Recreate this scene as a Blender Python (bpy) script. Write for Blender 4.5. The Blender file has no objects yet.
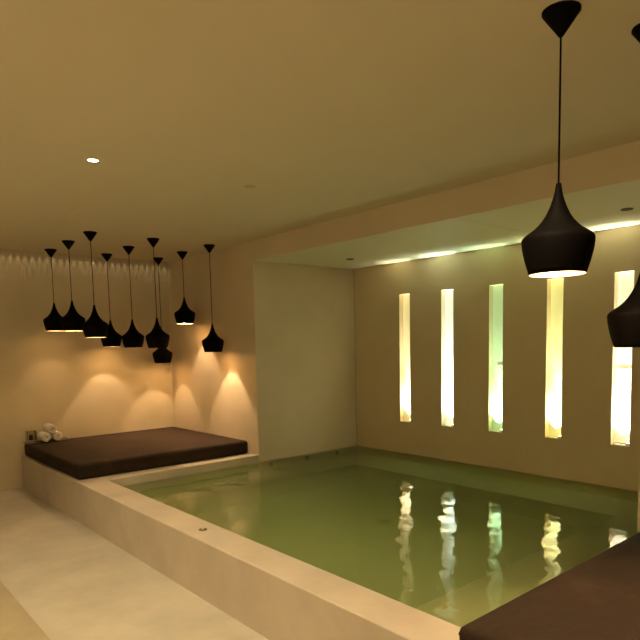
import bpy, bmesh, math, random
from mathutils import Matrix, Vector
random.seed(4)
sc = bpy.context.scene
C = sc.collection
PI = math.pi

# ---------------------------------------------------------------- materials
def node_mat(name):
    m = bpy.data.materials.new(name); m.use_nodes = True
    nt = m.node_tree
    return m, nt, nt.nodes['Principled BSDF']

def ramp(nt, fac, stops):
    r = nt.nodes.new('ShaderNodeValToRGB')
    el = r.color_ramp.elements
    el[0].position, el[0].color = stops[0][0], (*stops[0][1], 1)
    el[1].position, el[1].color = stops[-1][0], (*stops[-1][1], 1)
    for p, c in stops[1:-1]:
        e = el.new(p); e.color = (*c, 1)
    nt.links.new(fac, r.inputs[0])
    return r

def noise(nt, scale, detail=4, rough=.55, coord=None, stretch=None):
    tc = nt.nodes.new('ShaderNodeTexCoord')
    n = nt.nodes.new('ShaderNodeTexNoise')
    n.inputs['Scale'].default_value = scale
    n.inputs['Detail'].default_value = detail
    n.inputs['Roughness'].default_value = rough
    src = tc.outputs['Object']
    if stretch:
        mp = nt.nodes.new('ShaderNodeMapping'); mp.inputs['Scale'].default_value = stretch
        nt.links.new(src, mp.inputs[0]); src = mp.outputs[0]
    nt.links.new(src, n.inputs['Vector'])
    return n

def plaster(name, c1, c2, scale=1.6, rough=.75, bump=.08, bscale=9, stretch=None, spec=.3):
    m, nt, b = node_mat(name)
    n = noise(nt, scale, 6, .6, stretch=stretch)
    r = ramp(nt, n.outputs['Fac'], [(.32, c1), (.68, c2)])
    nt.links.new(r.outputs[0], b.inputs['Base Color'])
    b.inputs['Roughness'].default_value = rough
    b.inputs['Specular IOR Level'].default_value = spec
    n2 = noise(nt, bscale, 5, .6, stretch=stretch)
    bp = nt.nodes.new('ShaderNodeBump'); bp.inputs['Strength'].default_value = bump; bp.inputs['Distance'].default_value = .02
    nt.links.new(n2.outputs['Fac'], bp.inputs['Height']); nt.links.new(bp.outputs[0], b.inputs['Normal'])
    return m

def flat(name, col, rough=.5, metal=0, spec=.5):
    m, nt, b = node_mat(name)
    n = noise(nt, 40, 3)
    r = ramp(nt, n.outputs['Fac'], [(.3, tuple(c*.9 for c in col)), (.7, tuple(min(1, c*1.08) for c in col))])
    nt.links.new(r.outputs[0], b.inputs['Base Color'])
    b.inputs['Roughness'].default_value = rough; b.inputs['Metallic'].default_value = metal
    b.inputs['Specular IOR Level'].default_value = spec
    return m

def emis(name, col, s):
    m = bpy.data.materials.new(name); m.use_nodes = True
    nt = m.node_tree; nt.nodes.clear()
    e = nt.nodes.new('ShaderNodeEmission'); o = nt.nodes.new('ShaderNodeOutputMaterial')
    e.inputs[0].default_value = (*col, 1); e.inputs[1].default_value = s
    nt.links.new(e.outputs[0], o.inputs[0])
    return m

M = {}
M['wall'] = plaster('polished_plaster', (.62, .54, .39), (.69, .605, .45), 1.3, .55, .10, 7)
M['wall_back'] = plaster('trowelled_plaster', (.62, .55, .39), (.70, .625, .46), 1.8, .5, .16, 6, (1, 1, .7))
M['wall_recess'] = plaster('recess_plaster', (.62, .52, .33), (.67, .565, .365), 1.5, .6, .06, 8)
M['ceiling'] = plaster('ceiling_paint', (.70, .655, .50), (.73, .68, .525), .8, .8, .03, 14)
M['ceiling_recess'] = plaster('recess_ceiling_paint', (.70, .70, .50), (.73, .73, .53), .8, .45, .03, 14, None, .4)
M['stone'] = plaster('pale_limestone', (.46, .40, .315), (.55, .485, .385), 3.0, .5, .06, 22)
M['floor'] = None
M['black'] = flat('blackened_brass', (.0025, .0018, .0015), .7, 0, .07)
M['brass'] = flat('beaten_brass', (.62, .53, .38), .5, .5)
M['towel'] = plaster('cream_terry', (.80, .76, .66), (.88, .84, .75), 30, .95, .8, 160, None, .1)
M['tray'] = flat('dark_tray', (.02, .013, .01), .4)
M['grey_metal'] = flat('dull_metal', (.10, .075, .05), .4, .6)
M['white_metal'] = flat('painted_trim', (.62, .56, .45), .5)
M['candle'] = flat('dark_red_candle', (.09, .02, .012), .5)

# floor: cream screed, darker stone beyond X = 0.9
def floor_mat():
    m, nt, b = node_mat('screed_floor')
    n = noise(nt, 2.2, 7, .62)
    r1 = ramp(nt, n.outputs['Fac'], [(.3, (.38, .355, .285)), (.7, (.52, .482, .385))])
    n3 = noise(nt, 3.0, 5, .6)
    r2 = ramp(nt, n3.outputs['Fac'], [(.3, (.33, .28, .18)), (.7, (.40, .34, .22))])
    tc = nt.nodes.new('ShaderNodeTexCoord'); sp = nt.nodes.new('ShaderNodeSeparateXYZ')
    nt.links.new(tc.outputs['Object'], sp.inputs[0])
    lt = nt.nodes.new('ShaderNodeMath'); lt.operation = 'LESS_THAN'; lt.inputs[1].default_value = .90
    nt.links.new(sp.outputs[0], lt.inputs[0])
    mx = nt.nodes.new('ShaderNodeMix'); mx.data_type = 'RGBA'
    nt.links.new(lt.outputs[0], mx.inputs[0]); nt.links.new(r1.outputs[0], mx.inputs[6]); nt.links.new(r2.outputs[0], mx.inputs[7])
    nt.links.new(mx.outputs[2], b.inputs['Base Color'])
    b.inputs['Roughness'].default_value = .5
    bp = nt.nodes.new('ShaderNodeBump'); bp.inputs['Strength'].default_value = .05; bp.inputs['Distance'].default_value = .02
    nt.links.new(n.outputs['Fac'], bp.inputs['Height']); nt.links.new(bp.outputs[0], b.inputs['Normal'])
    return m
M['floor'] = floor_mat()

def leather():
    m, nt, b = node_mat('brown_leather')
    n = noise(nt, 3.5, 7, .65)
    r = ramp(nt, n.outputs['Fac'], [(.3, (.022, .0145, .009)), (.55, (.030, .019, .012)), (.75, (.043, .0275, .017))])
    nt.links.new(r.outputs[0], b.inputs['Base Color'])
    b.inputs['Roughness'].default_value = .8; b.inputs['Specular IOR Level'].default_value = .12
    w = noise(nt, 5, 4, .5, stretch=(.5, 2.2, 1)); w.inputs['Distortion'].default_value = 1.2
    bp = nt.nodes.new('ShaderNodeBump'); bp.inputs['Strength'].default_value = .35; bp.inputs['Distance'].default_value = .02
    nt.links.new(w.outputs['Fac'], bp.inputs['Height'])
    g = noise(nt, 220, 2, .5)
    bp2 = nt.nodes.new('ShaderNodeBump'); bp2.inputs['Strength'].default_value = .15; bp2.inputs['Distance'].default_value = .002
    nt.links.new(g.outputs['Fac'], bp2.inputs['Height']); nt.links.new(bp.outputs[0], bp2.inputs['Normal'])
    nt.links.new(bp2.outputs[0], b.inputs['Normal'])
    return m
M['leather'] = leather()

def basin_mat():
    m, nt, b = node_mat('green_pool_render')
    n = noise(nt, 2.5, 5, .6)
    r = ramp(nt, n.outputs['Fac'], [(.3, (.31, .305, .165)), (.7, (.35, .345, .19))])
    nt.links.new(r.outputs[0], b.inputs['Base Color']); b.inputs['Roughness'].default_value = .8
    return m
M['basin'] = basin_mat()

def water_mat():
    m = bpy.data.materials.new('pool_water'); m.use_nodes = True
    nt = m.node_tree; nt.nodes.clear()
    o = nt.nodes.new('ShaderNodeOutputMaterial')
    tr = nt.nodes.new('ShaderNodeBsdfTransparent'); tr.inputs[0].default_value = (.93, .96, .86, 1)
    gl = nt.nodes.new('ShaderNodeBsdfGlossy'); gl.inputs['Roughness'].default_value = .02
    fr = nt.nodes.new('ShaderNodeFresnel'); fr.inputs['IOR'].default_value = 1.33
    mx = nt.nodes.new('ShaderNodeMixShader')
    n1 = noise(nt, 4.5, 1, .4, stretch=(1, .8, 1)); n1.inputs['Distortion'].default_value = .3
    n2 = noise(nt, 13, 2, .5, stretch=(1, .8, 1)); n2.inputs['Distortion'].default_value = .4
    b1 = nt.nodes.new('ShaderNodeBump'); b1.inputs['Strength'].default_value = 1.0; b1.inputs['Distance'].default_value = .008
    b2 = nt.nodes.new('ShaderNodeBump'); b2.inputs['Strength'].default_value = 1.0; b2.inputs['Distance'].default_value = .0011
    nt.links.new(n1.outputs['Fac'], b1.inputs['Height']); nt.links.new(n2.outputs['Fac'], b2.inputs['Height'])
    nt.links.new(b1.outputs[0], b2.inputs['Normal'])
    nt.links.new(b2.outputs[0], fr.inputs['Normal']); nt.links.new(b2.outputs[0], gl.inputs['Normal'])
    nt.links.new(fr.outputs[0], mx.inputs[0]); nt.links.new(tr.outputs[0], mx.inputs[1]); nt.links.new(gl.outputs[0], mx.inputs[2])
    nt.links.new(mx.outputs[0], o.inputs['Surface'])
    va = nt.nodes.new('ShaderNodeVolumeAbsorption'); va.inputs['Color'].default_value = (.50, .70, .36, 1); va.inputs['Density'].default_value = 1.1
    vs = nt.nodes.new('ShaderNodeVolumeScatter'); vs.inputs['Color'].default_value = (.70, .86, .36, 1); vs.inputs['Density'].default_value = 1.7
    ad = nt.nodes.new('ShaderNodeAddShader'); nt.links.new(va.outputs[0], ad.inputs[0]); nt.links.new(vs.outputs[0], ad.inputs[1])
    nt.links.new(ad.outputs[0], o.inputs['Volume'])
    return m
M['water'] = water_mat()

def clear_mat():
    m = bpy.data.materials.new('clear_glass'); m.use_nodes = True
    nt = m.node_tree; nt.nodes.clear()
    o = nt.nodes.new('ShaderNodeOutputMaterial')
    tr = nt.nodes.new('ShaderNodeBsdfTransparent'); tr.inputs[0].default_value = (.93, .93, .88, 1)
    gl = nt.nodes.new('ShaderNodeBsdfGlossy'); gl.inputs['Roughness'].default_value = .05
    fr = nt.nodes.new('ShaderNodeFresnel'); fr.inputs['IOR'].default_value = 1.5
    mx = nt.nodes.new('ShaderNodeMixShader')
    nt.links.new(fr.outputs[0], mx.inputs[0]); nt.links.new(tr.outputs[0], mx.inputs[1]); nt.links.new(gl.outputs[0], mx.inputs[2])
    nt.links.new(mx.outputs[0], o.inputs['Surface'])
    return m
M['glass'] = clear_mat()

# ---------------------------------------------------------------- helpers
def link(name, bm, mat, parent=None, smooth=False, loc=None):
    me = bpy.data.meshes.new(name)
    bmesh.ops.recalc_face_normals(bm, faces=bm.faces)
    bm.to_mesh(me); bm.free()
    me.materials.append(mat)
    if smooth:
        for p in me.polygons: p.use_smooth = True
    o = bpy.data.objects.new(name, me); C.objects.link(o)
    if loc is not None: o.location = loc
    if parent: o.parent = parent
    return o

def box(bm, x0, x1, y0, y1, z0, z1):
    v = [bm.verts.new(p) for p in ((x0,y0,z0),(x1,y0,z0),(x1,y1,z0),(x0,y1,z0),(x0,y0,z1),(x1,y0,z1),(x1,y1,z1),(x0,y1,z1))]
    for f in ((0,3,2,1),(4,5,6,7),(0,1,5,4),(1,2,6,5),(2,3,7,6),(3,0,4,7)):
        bm.faces.new([v[i] for i in f])

def boxes(name, L, mat, parent=None, loc=None):
    bm = bmesh.new()
    for b in L: box(bm, *b)
    return link(name, bm, mat, parent, loc=loc)

def lathe(bm, prof, n=48, closed=False):
    rings = []
    for r, z in prof:
        if r < 1e-5: rings.append([bm.verts.new((0, 0, z))])
        else: rings.append([bm.verts.new((r*math.cos(2*PI*i/n), r*math.sin(2*PI*i/n), z)) for i in range(n)])
    pairs = list(zip(rings, rings[1:]))
    if closed: pairs.append((rings[-1], rings[0]))
    for a, b in pairs:
        for i in range(n):
            j = (i+1) % n
            if len(a) == 1 and len(b) == 1: continue
            if len(a) == 1: bm.faces.new((a[0], b[i], b[j]))
            elif len(b) == 1: bm.faces.new((a[i], a[j], b[0]))
            else: bm.faces.new((a[i], a[j], b[j], b[i]))

def struct(o): o['kind'] = 'structure'; return o
def tag(o, label, cat, group=None, kind=None):
    o['label'] = label; o['category'] = cat
    if group: o['group'] = group
    if kind: o['kind'] = kind
    return o
def empty(name, loc=(0,0,0)):
    o = bpy.data.objects.new(name, None); C.objects.link(o); o.location = loc
    o.empty_display_size = .1
    return o
def bevel(o, w, seg=3):
    m = o.modifiers.new('bevel', 'BEVEL'); m.width = w; m.segments = seg; m.limit_method = 'ANGLE'
    return o
def light(name, kind, loc, energy, col, parent=None, rot=None, size=None, spot=None, blend=.3, radius=.02):
    l = bpy.data.lights.new(name, kind); l.energy = energy; l.color = col
    if kind != 'SUN': 
        if kind == 'AREA': l.size = size
        else: l.shadow_soft_size = radius
    if kind == 'SPOT': l.spot_size = math.radians(spot); l.spot_blend = blend
    o = bpy.data.objects.new(name, l); C.objects.link(o); o.location = loc
    if rot: o.rotation_euler = rot
    if parent: o.parent = parent
    return o

# ---------------------------------------------------------------- dimensions
XL, XP, XI, XF, XW = -1.8, 1.79, 2.03, 3.735, 5.25      # left wall, parapet out / in, niche wall & fascia, window wall
YN, Y0, Y1, YB = -.58, 1.445, 5.45, 7.47                # wall behind, pool right end, pool left end, back wall
ZC, ZR, ZT, ZWAT = 2.73, 2.52, .385, .302              # ceiling, recess ceiling, coping, water

# ---------------------------------------------------------------- room shell
struct(boxes('floor', [(XL, XP+.02, YN, YB, -.12, 0)], M['floor']))
struct(boxes('wall_back', [(XL-.15, XF, YB, YB+.15, -.1, 2.95)], M['wall_back']))
struct(boxes('wall_side', [(XL-.15, XL, YN-.15, YB, -.1, 2.95)], M['wall']))
struct(boxes('wall_front', [(XL, XF, YN-.15, YN, -.1, 2.95)], M['wall']))
# solid masses left and right of the pool recess (their faces: daybed side wall + recess side wall)
o = struct(boxes('wall_left', [(XF, XW, Y1, YB+.15, -.9, 2.95)], M['wall'])); bevel(o, .006)
o = struct(boxes('wall_right', [(XF, XW, YN-.15, Y0, -.9, 2.95)], M['wall'])); bevel(o, .006)

# window wall with five slot niches
NY = [4.625, 4.02, 3.42, 2.80, 2.19]; NW = .157; NZ0, NZ1 = .672, 2.153; ND = .075
def window_wall():
    bm = bmesh.new()
    ys = sorted([Y0] + [y-NW/2 for y in NY] + [y+NW/2 for y in NY] + [Y1])
    zs = [-.9, NZ0, NZ1, 2.95]
    V = {}
    def v(x, y, z):
        k = (round(x, 4), round(y, 4), round(z, 4))
        if k not in V: V[k] = bm.verts.new(k)
        return V[k]
    def quad(*p): bm.faces.new([v(*q) for q in p])
    for i in range(len(ys)-1):
        for j in range(3):
            hole = (i % 2 == 1) and j == 1
            a, b, c, d = ys[i], ys[i+1], zs[j], zs[j+1]
            if not hole: quad((XW,a,c),(XW,b,c),(XW,b,d),(XW,a,d))
            else:
                X2 = XW+ND
                quad((XW,a,c),(X2,a,c),(X2,b,c),(XW,b,c)); quad((XW,a,d),(X2,a,d),(X2,b,d),(XW,b,d))
                quad((XW,a,c),(X2,a,c),(X2,a,d),(XW,a,d)); quad((XW,b,c),(X2,b,c),(X2,b,d),(XW,b,d))
                quad((X2,a,c),(X2,b,c),(X2,b,d),(X2,a,d))
    X3 = XW+.3; n = len(ys)
    for i in range(n-1):
        for j in range(3):
            a, b, c, d = ys[i], ys[i+1], zs[j], zs[j+1]
            quad((X3,a,c),(X3,b,c),(X3,b,d),(X3,a,d))
        for z in (zs[0], zs[-1]): quad((XW,ys[i],z),(XW,ys[i+1],z),(X3,ys[i+1],z),(X3,ys[i],z))
    for y in (ys[0], ys[-1]):
        for j in range(3): quad((XW,y,zs[j]),(XW,y,zs[j+1]),(X3,y,zs[j+1]),(X3,y,zs[j]))
    return struct(link('wall_window', bm, M['wall_recess']))
window_wall()

# ceilings: the main slab stops 8 cm short of the back wall, a slot with a light strip above
struct(boxes('ceiling', [(XL, XF, YN, YB-.055, ZC, ZC+.05), (XL, XF, YB-.30, YB, ZC+.17, ZC+.22), (XL, XF, YB-.30, YB-.28, ZC+.05, ZC+.17)], M['ceiling']))
struct(boxes('ceiling_recess', [(XF+.024, XW, Y0, 2.797, ZR, ZR+.05), (XF+.024, XW, 2.803, Y1, ZR, ZR+.05), (XF+.012, XW, Y0, Y1, ZR+.05, ZR+.09)], M['ceiling_recess']))
o = struct(boxes('trim_1', [(XF, XF+.012, Y0, Y1, ZR-.002, ZC+.05)], M['wall'])); 

# pool surround: U-shaped stone parapet with the two daybed platforms in one piece
bm = bmesh.new()
P = [(XP,YN),(XP,YB),(XF,YB),(XF,Y1),(XI,Y1),(XI,Y0),(XF,Y0),(XF,YN)]
top = [bm.verts.new((x,y,ZT)) for x,y in P]; bot = [bm.verts.new((x,y,-.9)) for x,y in P]
bm.faces.new(top); bm.faces.new(bot[::-1])
for i in range(8):
    j = (i+1) % 8; bm.faces.new((top[i], bot[i], bot[j], top[j]))
o = link('pool_surround', bm, M['stone']); bevel(o, .008); struct(o)

# basin with a sitting ledge all round
LW, ZL, ZF = .54, .21, .05
bm = bmesh.new()
def ring(a, z):
    n = a if a < .1 else a-.40      # the ledge is narrow along the parapet
    return [bm.verts.new(p) for p in ((XI+n,Y0+a,z),(XW-a,Y0+a,z),(XW-a,Y1-a,z),(XI+n,Y1-a,z))]
rs = [ring(-.012, ZL-.02), ring(-.012, ZL), ring(LW, ZL), ring(LW+.01, ZF)]
for a, b in zip(rs, rs[1:]):
    for i in range(4):
        j = (i+1) % 4; bm.faces.new((a[i], a[j], b[j], b[i]))
bm.faces.new(rs[-1])
struct(link('pool_basin', bm, M['basin']))
o = boxes('pool_water', [(XI+.001, XW-.001, Y0+.001, Y1-.001, -.05, ZWAT)], M['water'])
tag(o, 'still green water filling the sunken pool', 'water', kind='stuff')

# ---------------------------------------------------------------- daybed cushions
def cushion(x0, x1, y0, y1, z0, z1, label):
    nx, ny = 40, 40
    bm = bmesh.new()
    cx, cy = (x0+x1)/2, (y0+y1)/2; w, d, h = x1-x0, y1-y0, z1-z0
    rad = .028
    def surf(u, v, top):
        return None
    box(bm, -w/2, w/2, -d/2, d/2, 0, h)
    bmesh.ops.bevel(bm, geom=[e for e in bm.edges], offset=rad, segments=4, affect='EDGES', profile=.5)
    # slice the top so that it can bulge and crease a little
    for k in range(1, 24):
        x = -w/2 + w*k/24
        bmesh.ops.bisect_plane(bm, geom=bm.verts[:]+bm.edges[:]+bm.faces[:], plane_co=(x,0,0), plane_no=(1,0,0))
        y = -d/2 + d*k/24
        bmesh.ops.bisect_plane(bm, geom=bm.verts[:]+bm.edges[:]+bm.faces[:], plane_co=(0,y,0), plane_no=(0,1,0))
    for v in bm.verts:
        if v.co.z > h*.5:
            k = max(0, 1-(abs(v.co.x)/(w/2))**4) * max(0, 1-(abs(v.co.y)/(d/2))**4)
            v.co.z += .008*k + .0025*k*math.sin(v.co.x*9+math.sin(v.co.y*5))
    o = link('daybed_cushion', bm, M['leather'], smooth=True, loc=(cx, cy, z0+.001))
    # stitched seam running round the upper edge
    bm = bmesh.new(); pts = []
    r = rad*.9
    for sx, sy, a0 in ((1,1,0),(-1,1,90),(-1,-1,180),(1,-1,270)):
        for q in range(6):
            a = math.radians(a0+90*q/5); pts.append((sx*(w/2-r)+ (r+.0005)*math.cos(a), sy*(d/2-r)+(r+.0005)*math.sin(a)))
    rings = []
    for i, (x, y) in enumerate(pts):
        x2, y2 = pts[(i+1) % len(pts)]; x1_, y1_ = pts[i-1]
        t = Vector((x2-x1_, y2-y1_, 0)).normalized(); nrm = Vector((t.y, -t.x, 0))
        rings.append([bm.verts.new(Vector((x, y, h-rad-.004)) + nrm*(.0022*math.cos(2*PI*k/6)) + Vector((0,0,.0022*math.sin(2*PI*k/6)))) for k in range(6)])
    for i in range(len(rings)):
        a, b = rings[i], rings[(i+1) % len(rings)]
        for k in range(6): bm.faces.new((a[k], a[(k+1)%6], b[(k+1)%6], b[k]))
    link('seam', bm, M['leather'], o, smooth=True)
    return tag(o, label, 'cushion')
cushion(1.815, 3.71, 5.615, 7.43, ZT, .530, 'brown leather daybed cushion at the far left under the cluster of lamps')
cushion(1.778, 3.71, YN+.04, 1.322, ZT, .530, 'brown leather daybed cushion in the near right corner of the pool')

# ---------------------------------------------------------------- pendant lamps
PROF = [(r, z*1.045) for r, z in [(.0085,.304),(.010,.296),(.0135,.274),(.020,.250),(.029,.225),(.040,.202),(.053,.182),(.068,.165),(.083,.152),(.100,.141),(.1145,.131),
        (.1215,.1235),(.1235,.118),(.1235,.108),(.1215,.090),(.117,.068),(.1105,.042),(.103,.018),(.097,.0)]]
WARM = (1, .66, .36)
def pendant():
    # origin on the ceiling, rebuilt shade at local z of its own
    root = empty('pendant_lamp')
    bm = bmesh.new(); lathe(bm, [(0,0),(.064,0),(.064,-.006),(.009,-.084),(.005,-.088),(0,-.088)], 40)
    link('canopy', bm, M['black'], root)
    bm = bmesh.new()
    inner = [(max(r-.0025, .004), z) for r, z in PROF]
    lathe(bm, PROF + [(.0945, 0)], 64)
    sh = link('shade', bm, M['black'], root, smooth=True)
    bm = bmesh.new(); lathe(bm, [(.004,.290)] + inner[2:], 64)
    link('shade_lining', bm, M['brass'], sh, smooth=True)
    bm = bmesh.new(); lathe(bm, [(0,.262),(.010,.262),(.014,.235),(.014,.208),(0,.208)], 20)
    link('bulb_socket', bm, M['black'], root, smooth=True)
    bm = bmesh.new(); lathe(bm, [(0,.212),(.010,.209),(.015,.200),(.018,.188),(.016,.176),(.010,.168),(0,.165)], 24)
    link('bulb', bm, M['bulb'], root, smooth=True)
    return root
M['bulb'] = emis('warm_bulb', (1, .72, .42), 18)
proto = None
CORD = {}
def add_pendant(x, y, rim, energy, label, group):
    global proto
    if proto is None:
        proto = pendant(); root = proto
    else:
        root = proto.copy(); C.objects.link(root)
        for ch in list(proto.children):
            if ch.name.startswith(('cord', 'lamp_light')): continue
            c = ch.copy(); C.objects.link(c); c.parent = root
            for g in ch.children:
                d = g.copy(); C.objects.link(d); d.parent = c
    root.location = (x, y, ZC)
    dz = rim-ZC
    for ch in root.children:
        if not ch.name.startswith('canopy'): ch.location.z = dz
    bm = bmesh.new(); lathe(bm, [(.0035, -.08), (.0035, dz+.30)], 10)
    link('cord', bm, M['black'], root, smooth=True)
    light('lamp_light', 'POINT', (0, 0, dz+.155), energy*1.5, WARM, root, radius=.008)
    return tag(root, label, 'pendant lamp', group)
G1 = 'cluster of black pendants over the far daybed'
PEN = [
 (2.168, 7.17, 1.816, 3, 'leftmost small black pendant of the far cluster'),
 (2.156, 6.53, 1.796, 5, 'black pendant second from the left in the far cluster, its mouth glowing'),
 (2.167, 5.925, 1.714, 4, 'black pendant third from the left in the far cluster, hung from the highest-seeming canopy'),
 (2.807, 7.17, 1.626, 11, 'black pendant fourth from the left in the far cluster, half behind the third'),
 (2.807, 6.53, 1.608, 4, 'fifth black pendant from the left in the far cluster, midway along the row'),
 (2.817, 5.925, 1.598, 4, 'sixth black pendant of the far cluster, just above and in front of the lowest one'),
 (3.455, 7.15, 1.404, 9, 'lowest hanging black pendant of the far cluster, partly hidden near the wall corner'),
 (3.477, 6.55, 1.880, 16, 'highest hanging black pendant of the far cluster, second from the right, on a short cord'),
 (3.496, 5.95, 1.538, 21, 'rightmost black pendant of the far cluster, alone beside the side wall'),
]
for a in PEN: add_pendant(*a, G1)
G2 = 'black pendants over the near daybed'
add_pendant(2.068, 1.096, 1.832, 14, 'largest-looking black pendant in front of the glowing wall slots, seen whole', G2)
add_pendant(2.434, .943, 1.563, 10, 'large black pendant cut off by the right edge of the photo', G2)

# ---------------------------------------------------------------- glowing wall slots
COL = [(1, .87, .50), (.80, 1, .84), (.58, 1, .48), (.98, .92, .36), (1, .93, .66)]
NL = ['narrow glowing wall slot with warm cream light, leftmost and nearest the recess corner',
      'narrow glowing wall slot with cool white light, second from the recess corner',
      'narrow glowing wall slot with pale green light, middle one of five',
      'narrow glowing wall slot with yellow light, directly below the whole large pendant',
      'narrow glowing wall slot with warm white light, rightmost and partly behind the cut-off pendant']
PANCOL = [(.80, .74, .58), (.80, .84, .76), (.68, .80, .62), (.80, .79, .56), (.82, .80, .70)]  # lamp tint put into each panel's base colour
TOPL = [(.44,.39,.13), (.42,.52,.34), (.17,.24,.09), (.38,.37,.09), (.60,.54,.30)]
EN = [.8, 1.3, .7, 1.0, 1.25]
for i, y in enumerate(NY):
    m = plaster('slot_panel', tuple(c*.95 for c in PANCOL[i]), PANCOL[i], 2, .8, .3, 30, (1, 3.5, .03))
    pb = m.node_tree.nodes['Principled BSDF']; pb.inputs['Emission Color'].default_value = (*TOPL[i], 1); pb.inputs['Emission Strength'].default_value = .55  # even emission stands in for the spotlight's glow on the upper panel
    root = empty('wall_light', (XW, y, NZ0))
    w, h = NW, NZ1-NZ0
    boxes('back_panel', [(ND-.008, ND-.0005, -w/2+.0005, w/2-.0005, .0005, h-.0005)], m, root)
    boxes('sill', [(.004, ND-.009, -w/2+.001, w/2-.001, .0005, .006)], M['white_metal'], root)
    if i in (2, 4):
        boxes('joint_strip', [(ND-.0105, ND-.0082, -w/2+.002, (.02 if i == 2 else w/2-.01), .675-(.012 if i==4 else 0), .680-(.012 if i==4 else 0))], M['white_metal'], root)
    # little spotlight lying at the lower right corner
    yl = -w/2+.028
    bm = bmesh.new(); lathe(bm, [(0,0),(.013,0),(.015,.004),(.016,.020),(.014,.022),(0,.019)], 20)
    sp = link('spotlight', bm, M['white_metal'], root, smooth=True, loc=(.030, yl, .0065))
    bm = bmesh.new(); lathe(bm, [(0,.0195),(.012,.0215)], 20)
    link('lens', bm, emis('slot_lens', COL[i], 30), sp)
    e = EN[i]
    LC = tuple(.3+.7*c for c in COL[i])
    light('slot_glow', 'SPOT', (.010, 0, .04), 55*e, LC, root, rot=(0, math.radians(180+16), 0), spot=70, blend=1, radius=.006)
    light('slot_beam', 'SPOT', (.022, yl, .045), 170*e, LC, root, rot=(math.radians(3), math.radians(180), 0), spot=22, blend=1, radius=.006)
    if i == 4:
        pts = [(.02, .068, .010), (.018, .05, .021), (.018, .03, .027), (.018, .012, .024), (.018, -.005, .018), (.02, -.025, .022), (.02, -.045, .030)]
        bm = bmesh.new(); rr = []
        for x_, y_, z_ in pts: rr.append([bm.verts.new((x_+.0024*math.cos(q*PI/3), y_, z_+.0024*math.sin(q*PI/3))) for q in range(6)])
        for A, B in zip(rr, rr[1:]):
            for q in range(6): bm.faces.new((A[q], A[(q+1)%6], B[(q+1)%6], B[q]))
        link('cable', bm, M['grey_metal'], root, smooth=True)
    tag(root, NL[i], 'wall light', 'light slots in the pool wall')

# ---------------------------------------------------------------- ceiling fittings
def downlight(x, y, z, on, label, e=0, group='recessed downlights'):
    root = empty('ceiling_downlight', (x, y, z))
    bm = bmesh.new(); lathe(bm, [(.030,0),(.030,-.003),(.040,-.006),(.043,0)], 32)
    link('ring', bm, M['white_metal'] if (on or z == ZC) else M['grey_metal'], root, smooth=True)
    bm = bmesh.new(); lathe(bm, [(0,-.0015),(.031,-.0015),(.031,0),(0,0)], 32)
    link('lens', bm, M['lens_on'] if on else (M['grey_metal'] if z == ZR else M['white_metal']), root)
    if on: light('downlight_beam', 'SPOT', (0, 0, -.02), e, (1, .74, .42), root, spot=105, blend=.6, radius=.03)
    return tag(root, label, 'ceiling light', group)
M['opal'] = emis('added_globe', (1, .78, .5), 3)
ADDED_SCONCE = 75
M['lens_on'] = emis('lit_lens', (1, .86, .62), 14)
downlight(1.388, 3.68, ZC, True, 'small lit round downlight in the main ceiling', 95)
downlight(2.476, 3.62, ZC, False, 'small unlit round fitting in the main ceiling near the bulkhead')
downlight(4.548, 1.89, ZR, False, 'dark round fitting in the recess ceiling at the right, above the glowing slots')
downlight(4.576, 4.81, ZR, False, 'dark round fitting in the recess ceiling near the far recess corner')
for (x, y) in ((1.388, 1.0), (-.5, 3.68), (-.5, 1.0)):  # extra beams without fittings, out of view, added for room brightness
    light('added_downlight', 'SPOT', (x, y, ZC-.03), 80, (1, .74, .42), spot=120, blend=.6, radius=.04)
o = boxes('ceiling_hatch', [(-.21, .21, -.21, .21, -.002, 0)], M['ceiling'], loc=(1.93, 5.10, ZC))
tag(o, 'flush square access hatch painted like the main ceiling', 'hatch')
# row of diodes hidden in the slot along the back wall
for i in range(80):
    x = -.6 + i*.078
    if x > XF-.03: break
    light('slot_diode', 'SPOT', (x, YB-.034, ZC+.10), 1.3, (1, .74, .42), spot=27, blend=.4, radius=.003)
# added globe lamps on the side wall, out of view, to brighten the room
for y in (-.1, 2.1, 4.3):
    root = empty('added_sconce', (XL, y, 1.95))
    bm = bmesh.new(); lathe(bm, [(0,0),(.06,0),(.06,.012),(.012,.02),(.012,.09),(0,.09)], 32)
    bk = link('bracket', bm, M['brass'], root, smooth=True); bk.rotation_euler = (0, PI/2, 0)
    bm = bmesh.new(); lathe(bm, [(.0001+.09*math.sin(PI*k/16), -.09*math.cos(PI*k/16)) for k in range(17)], 32)
    link('globe', bm, M['opal'], root, smooth=True, loc=(.17, 0, 0))
    light('added_sconce_light', 'POINT', (.17, 0, 0), ADDED_SCONCE, (1, .77, .47), root, radius=.095)
    tag(root, 'added out-of-view opal globe on the side wall ' + {-.1: 'nearest the front wall', 2.1: 'in the middle of the wall', 4.3: 'nearest the back wall'}[y], 'wall lamp', 'added fill globes out of view on the side wall')

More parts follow.
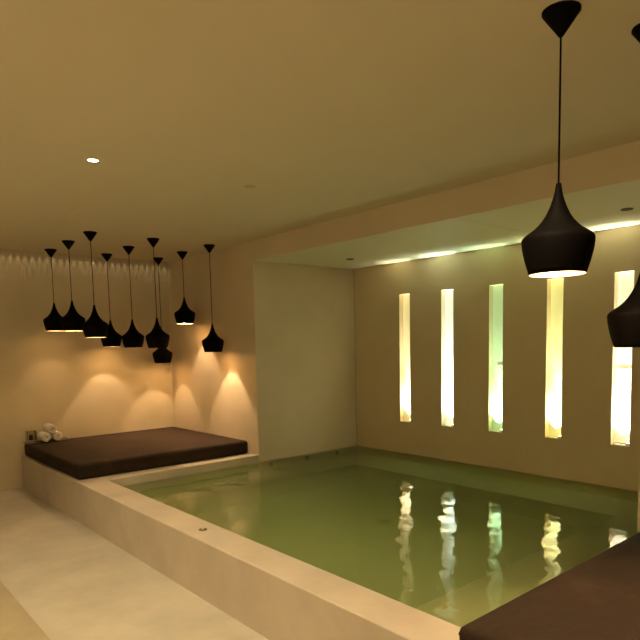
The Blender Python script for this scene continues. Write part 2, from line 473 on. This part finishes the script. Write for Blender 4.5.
# ---------------------------------------------------------------- small things on the far daybed
ZCU = .532
o = boxes('serving_tray', [(-.235,.235,-.10,.10,0,.007)], M['tray'], loc=(2.045, 7.325, ZCU+.0075)); bevel(o, .002)
tag(o, 'thin dark tray under the rolled towels on the far daybed', 'tray')
def towel():
    bm = bmesh.new(); L = .20; turns = 3.1; N = 110; th = .0145
    pts = []
    for i in range(N+1):
        t = i/N; a = t*turns*2*PI; r = .012 + (.0485-.012)*t
        pts.append((a, r))
    prev = None; rows = []
    for a, r in pts:
        ro, ri = r+th/2, r-th/2
        ring = []
        for rr, y in ((ri, -L/2+.004), ((ri+ro)/2, -L/2), (ro, -L/2+.004), (ro, L/2-.004), ((ri+ro)/2, L/2), (ri, L/2-.004)):
            ring.append(bm.verts.new((rr*math.cos(a+1.3*PI), y, rr*math.sin(a+1.3*PI))))
        rows.append(ring)
    for A, B in zip(rows, rows[1:]):
        for k in range(6): bm.faces.new((A[k], A[(k+1)%6], B[(k+1)%6], B[k]))
    bm.faces.new(rows[0]); bm.faces.new(rows[-1][::-1])
    return link('rolled_towel', bm, M['towel'], smooth=True)
t0 = towel(); R_ = .0562
zt = ZCU+.0155+R_
TW = [((2.010, 7.305, zt+.0005), 'rolled cream towel at the bottom left of the stack, beside the glass holder'),
      ((2.136, 7.305, zt+.0005), 'rolled cream towel at the bottom right of the stack'),
      ((2.078, 7.305, zt+.093), 'rolled cream towel on top of the two others')]
for i, (p, lab) in enumerate(TW):
    o = t0 if i == 0 else t0.copy()
    if i: C.objects.link(o)
    o.location = p; o.rotation_euler = (0, random.uniform(-.4, .4), 0)
    tag(o, lab, 'towel', 'rolled towels on the far daybed')
root = empty('candle_holder', (1.872, 7.33, ZCU+.015))
boxes('glass_cup', [(-.05,.05,-.042,.042,0,.030),(-.05,-.044,-.042,.042,.030,.135),(.044,.05,-.042,.042,.030,.135),(-.044,.044,-.042,-.036,.030,.135),(-.044,.044,.036,.042,.030,.135)], M['glass'], root)
bm = bmesh.new(); lathe(bm, [(0,.031),(.020,.031),(.022,.065),(.020,.088),(0,.086)], 24)
link('candle', bm, M['candle'], root, smooth=True)
tag(root, 'small square clear glass holder with a dark candle, left of the towels', 'candle holder')

# ---------------------------------------------------------------- fitting in the coping
root = empty('coping_fitting', (1.912, 3.476, ZT))
bm = bmesh.new(); lathe(bm, [(0,.001),(.014,.001),(.018,.004),(.026,.004),(.028,0),(0,0)], 32)
link('flange', bm, M['grey_metal'], root, smooth=True)
bm = bmesh.new(); lathe(bm, [(0,.008),(.011,.007),(.013,.001),(0,.001)], 24)
link('button', bm, M['brass'], root, smooth=True)
tag(root, 'small round metal button set in the stone pool edge', 'fitting')

# fittings under water
root = empty('floor_drain', (3.69, 3.506, ZF+.001))
bm = bmesh.new(); lathe(bm, [(.050,0),(.050,.005),(.072,.005),(.078,0)], 32)
link('rim', bm, M['grey_metal'], root, smooth=True)
boxes('grate', [(-.045,.045,-.045+k*.0185,-.033+k*.0185,.0,.004) for k in range(5)], M['black'], root)
tag(root, 'round dark drain in the pool floor seen through the green water', 'drain')
for x, lab in ((3.894, 'jet nozzle under water in the recess side wall, nearest the daybed'), (4.423, 'jet nozzle under water in the recess side wall, middle of three'), (4.906, 'jet nozzle under water in the recess side wall, nearest the far corner')):
    root = empty('jet_nozzle', (x, Y1-.001, .252))
    bm = bmesh.new(); lathe(bm, [(0,.003),(.014,.003),(.016,.010),(.026,.008),(.029,0),(0,0)], 28)
    fl = link('flange', bm, M['grey_metal'], root, smooth=True); fl.rotation_euler = (PI/2, 0, 0)
    bm = bmesh.new(); lathe(bm, [(0,.012),(.006,.012),(.008,.003),(0,.003)], 20)
    nz = link('spout', bm, M['black'], root, smooth=True); nz.rotation_euler = (PI/2, 0, 0)
    tag(root, lab, 'nozzle', 'pool jets in the recess side wall')

# ---------------------------------------------------------------- world, camera, view
sc.cycles.volume_bounces = 3
w = bpy.data.worlds.new('world'); sc.world = w; w.use_nodes = True
w.node_tree.nodes['Background'].inputs[0].default_value = (.02, .016, .01, 1)
cam = bpy.data.cameras.new('camera'); co = bpy.data.objects.new('camera', cam); C.objects.link(co)
cam.sensor_width = 36; cam.lens = 596.35/640*36; cam.shift_y = .125; cam.clip_start = .02
R3 = [[0.75950202, 0.64596488, 0.07672055], [-0.650153, 0.75767224, 0.05686689], [-0.02139502, -0.09307061, 0.99542961]]
mw = Matrix.Identity(4)
for r in range(3):
    mw[r][0] = R3[r][0]; mw[r][1] = R3[r][2]; mw[r][2] = -R3[r][1]
mw[2][3] = 1.6
co.matrix_world = mw
sc.camera = co
sc.view_settings.view_transform = 'Standard'; sc.view_settings.look = 'None'
sc.view_settings.exposure = 0.66; sc.view_settings.gamma = 1; sc.view_settings.use_curve_mapping = False
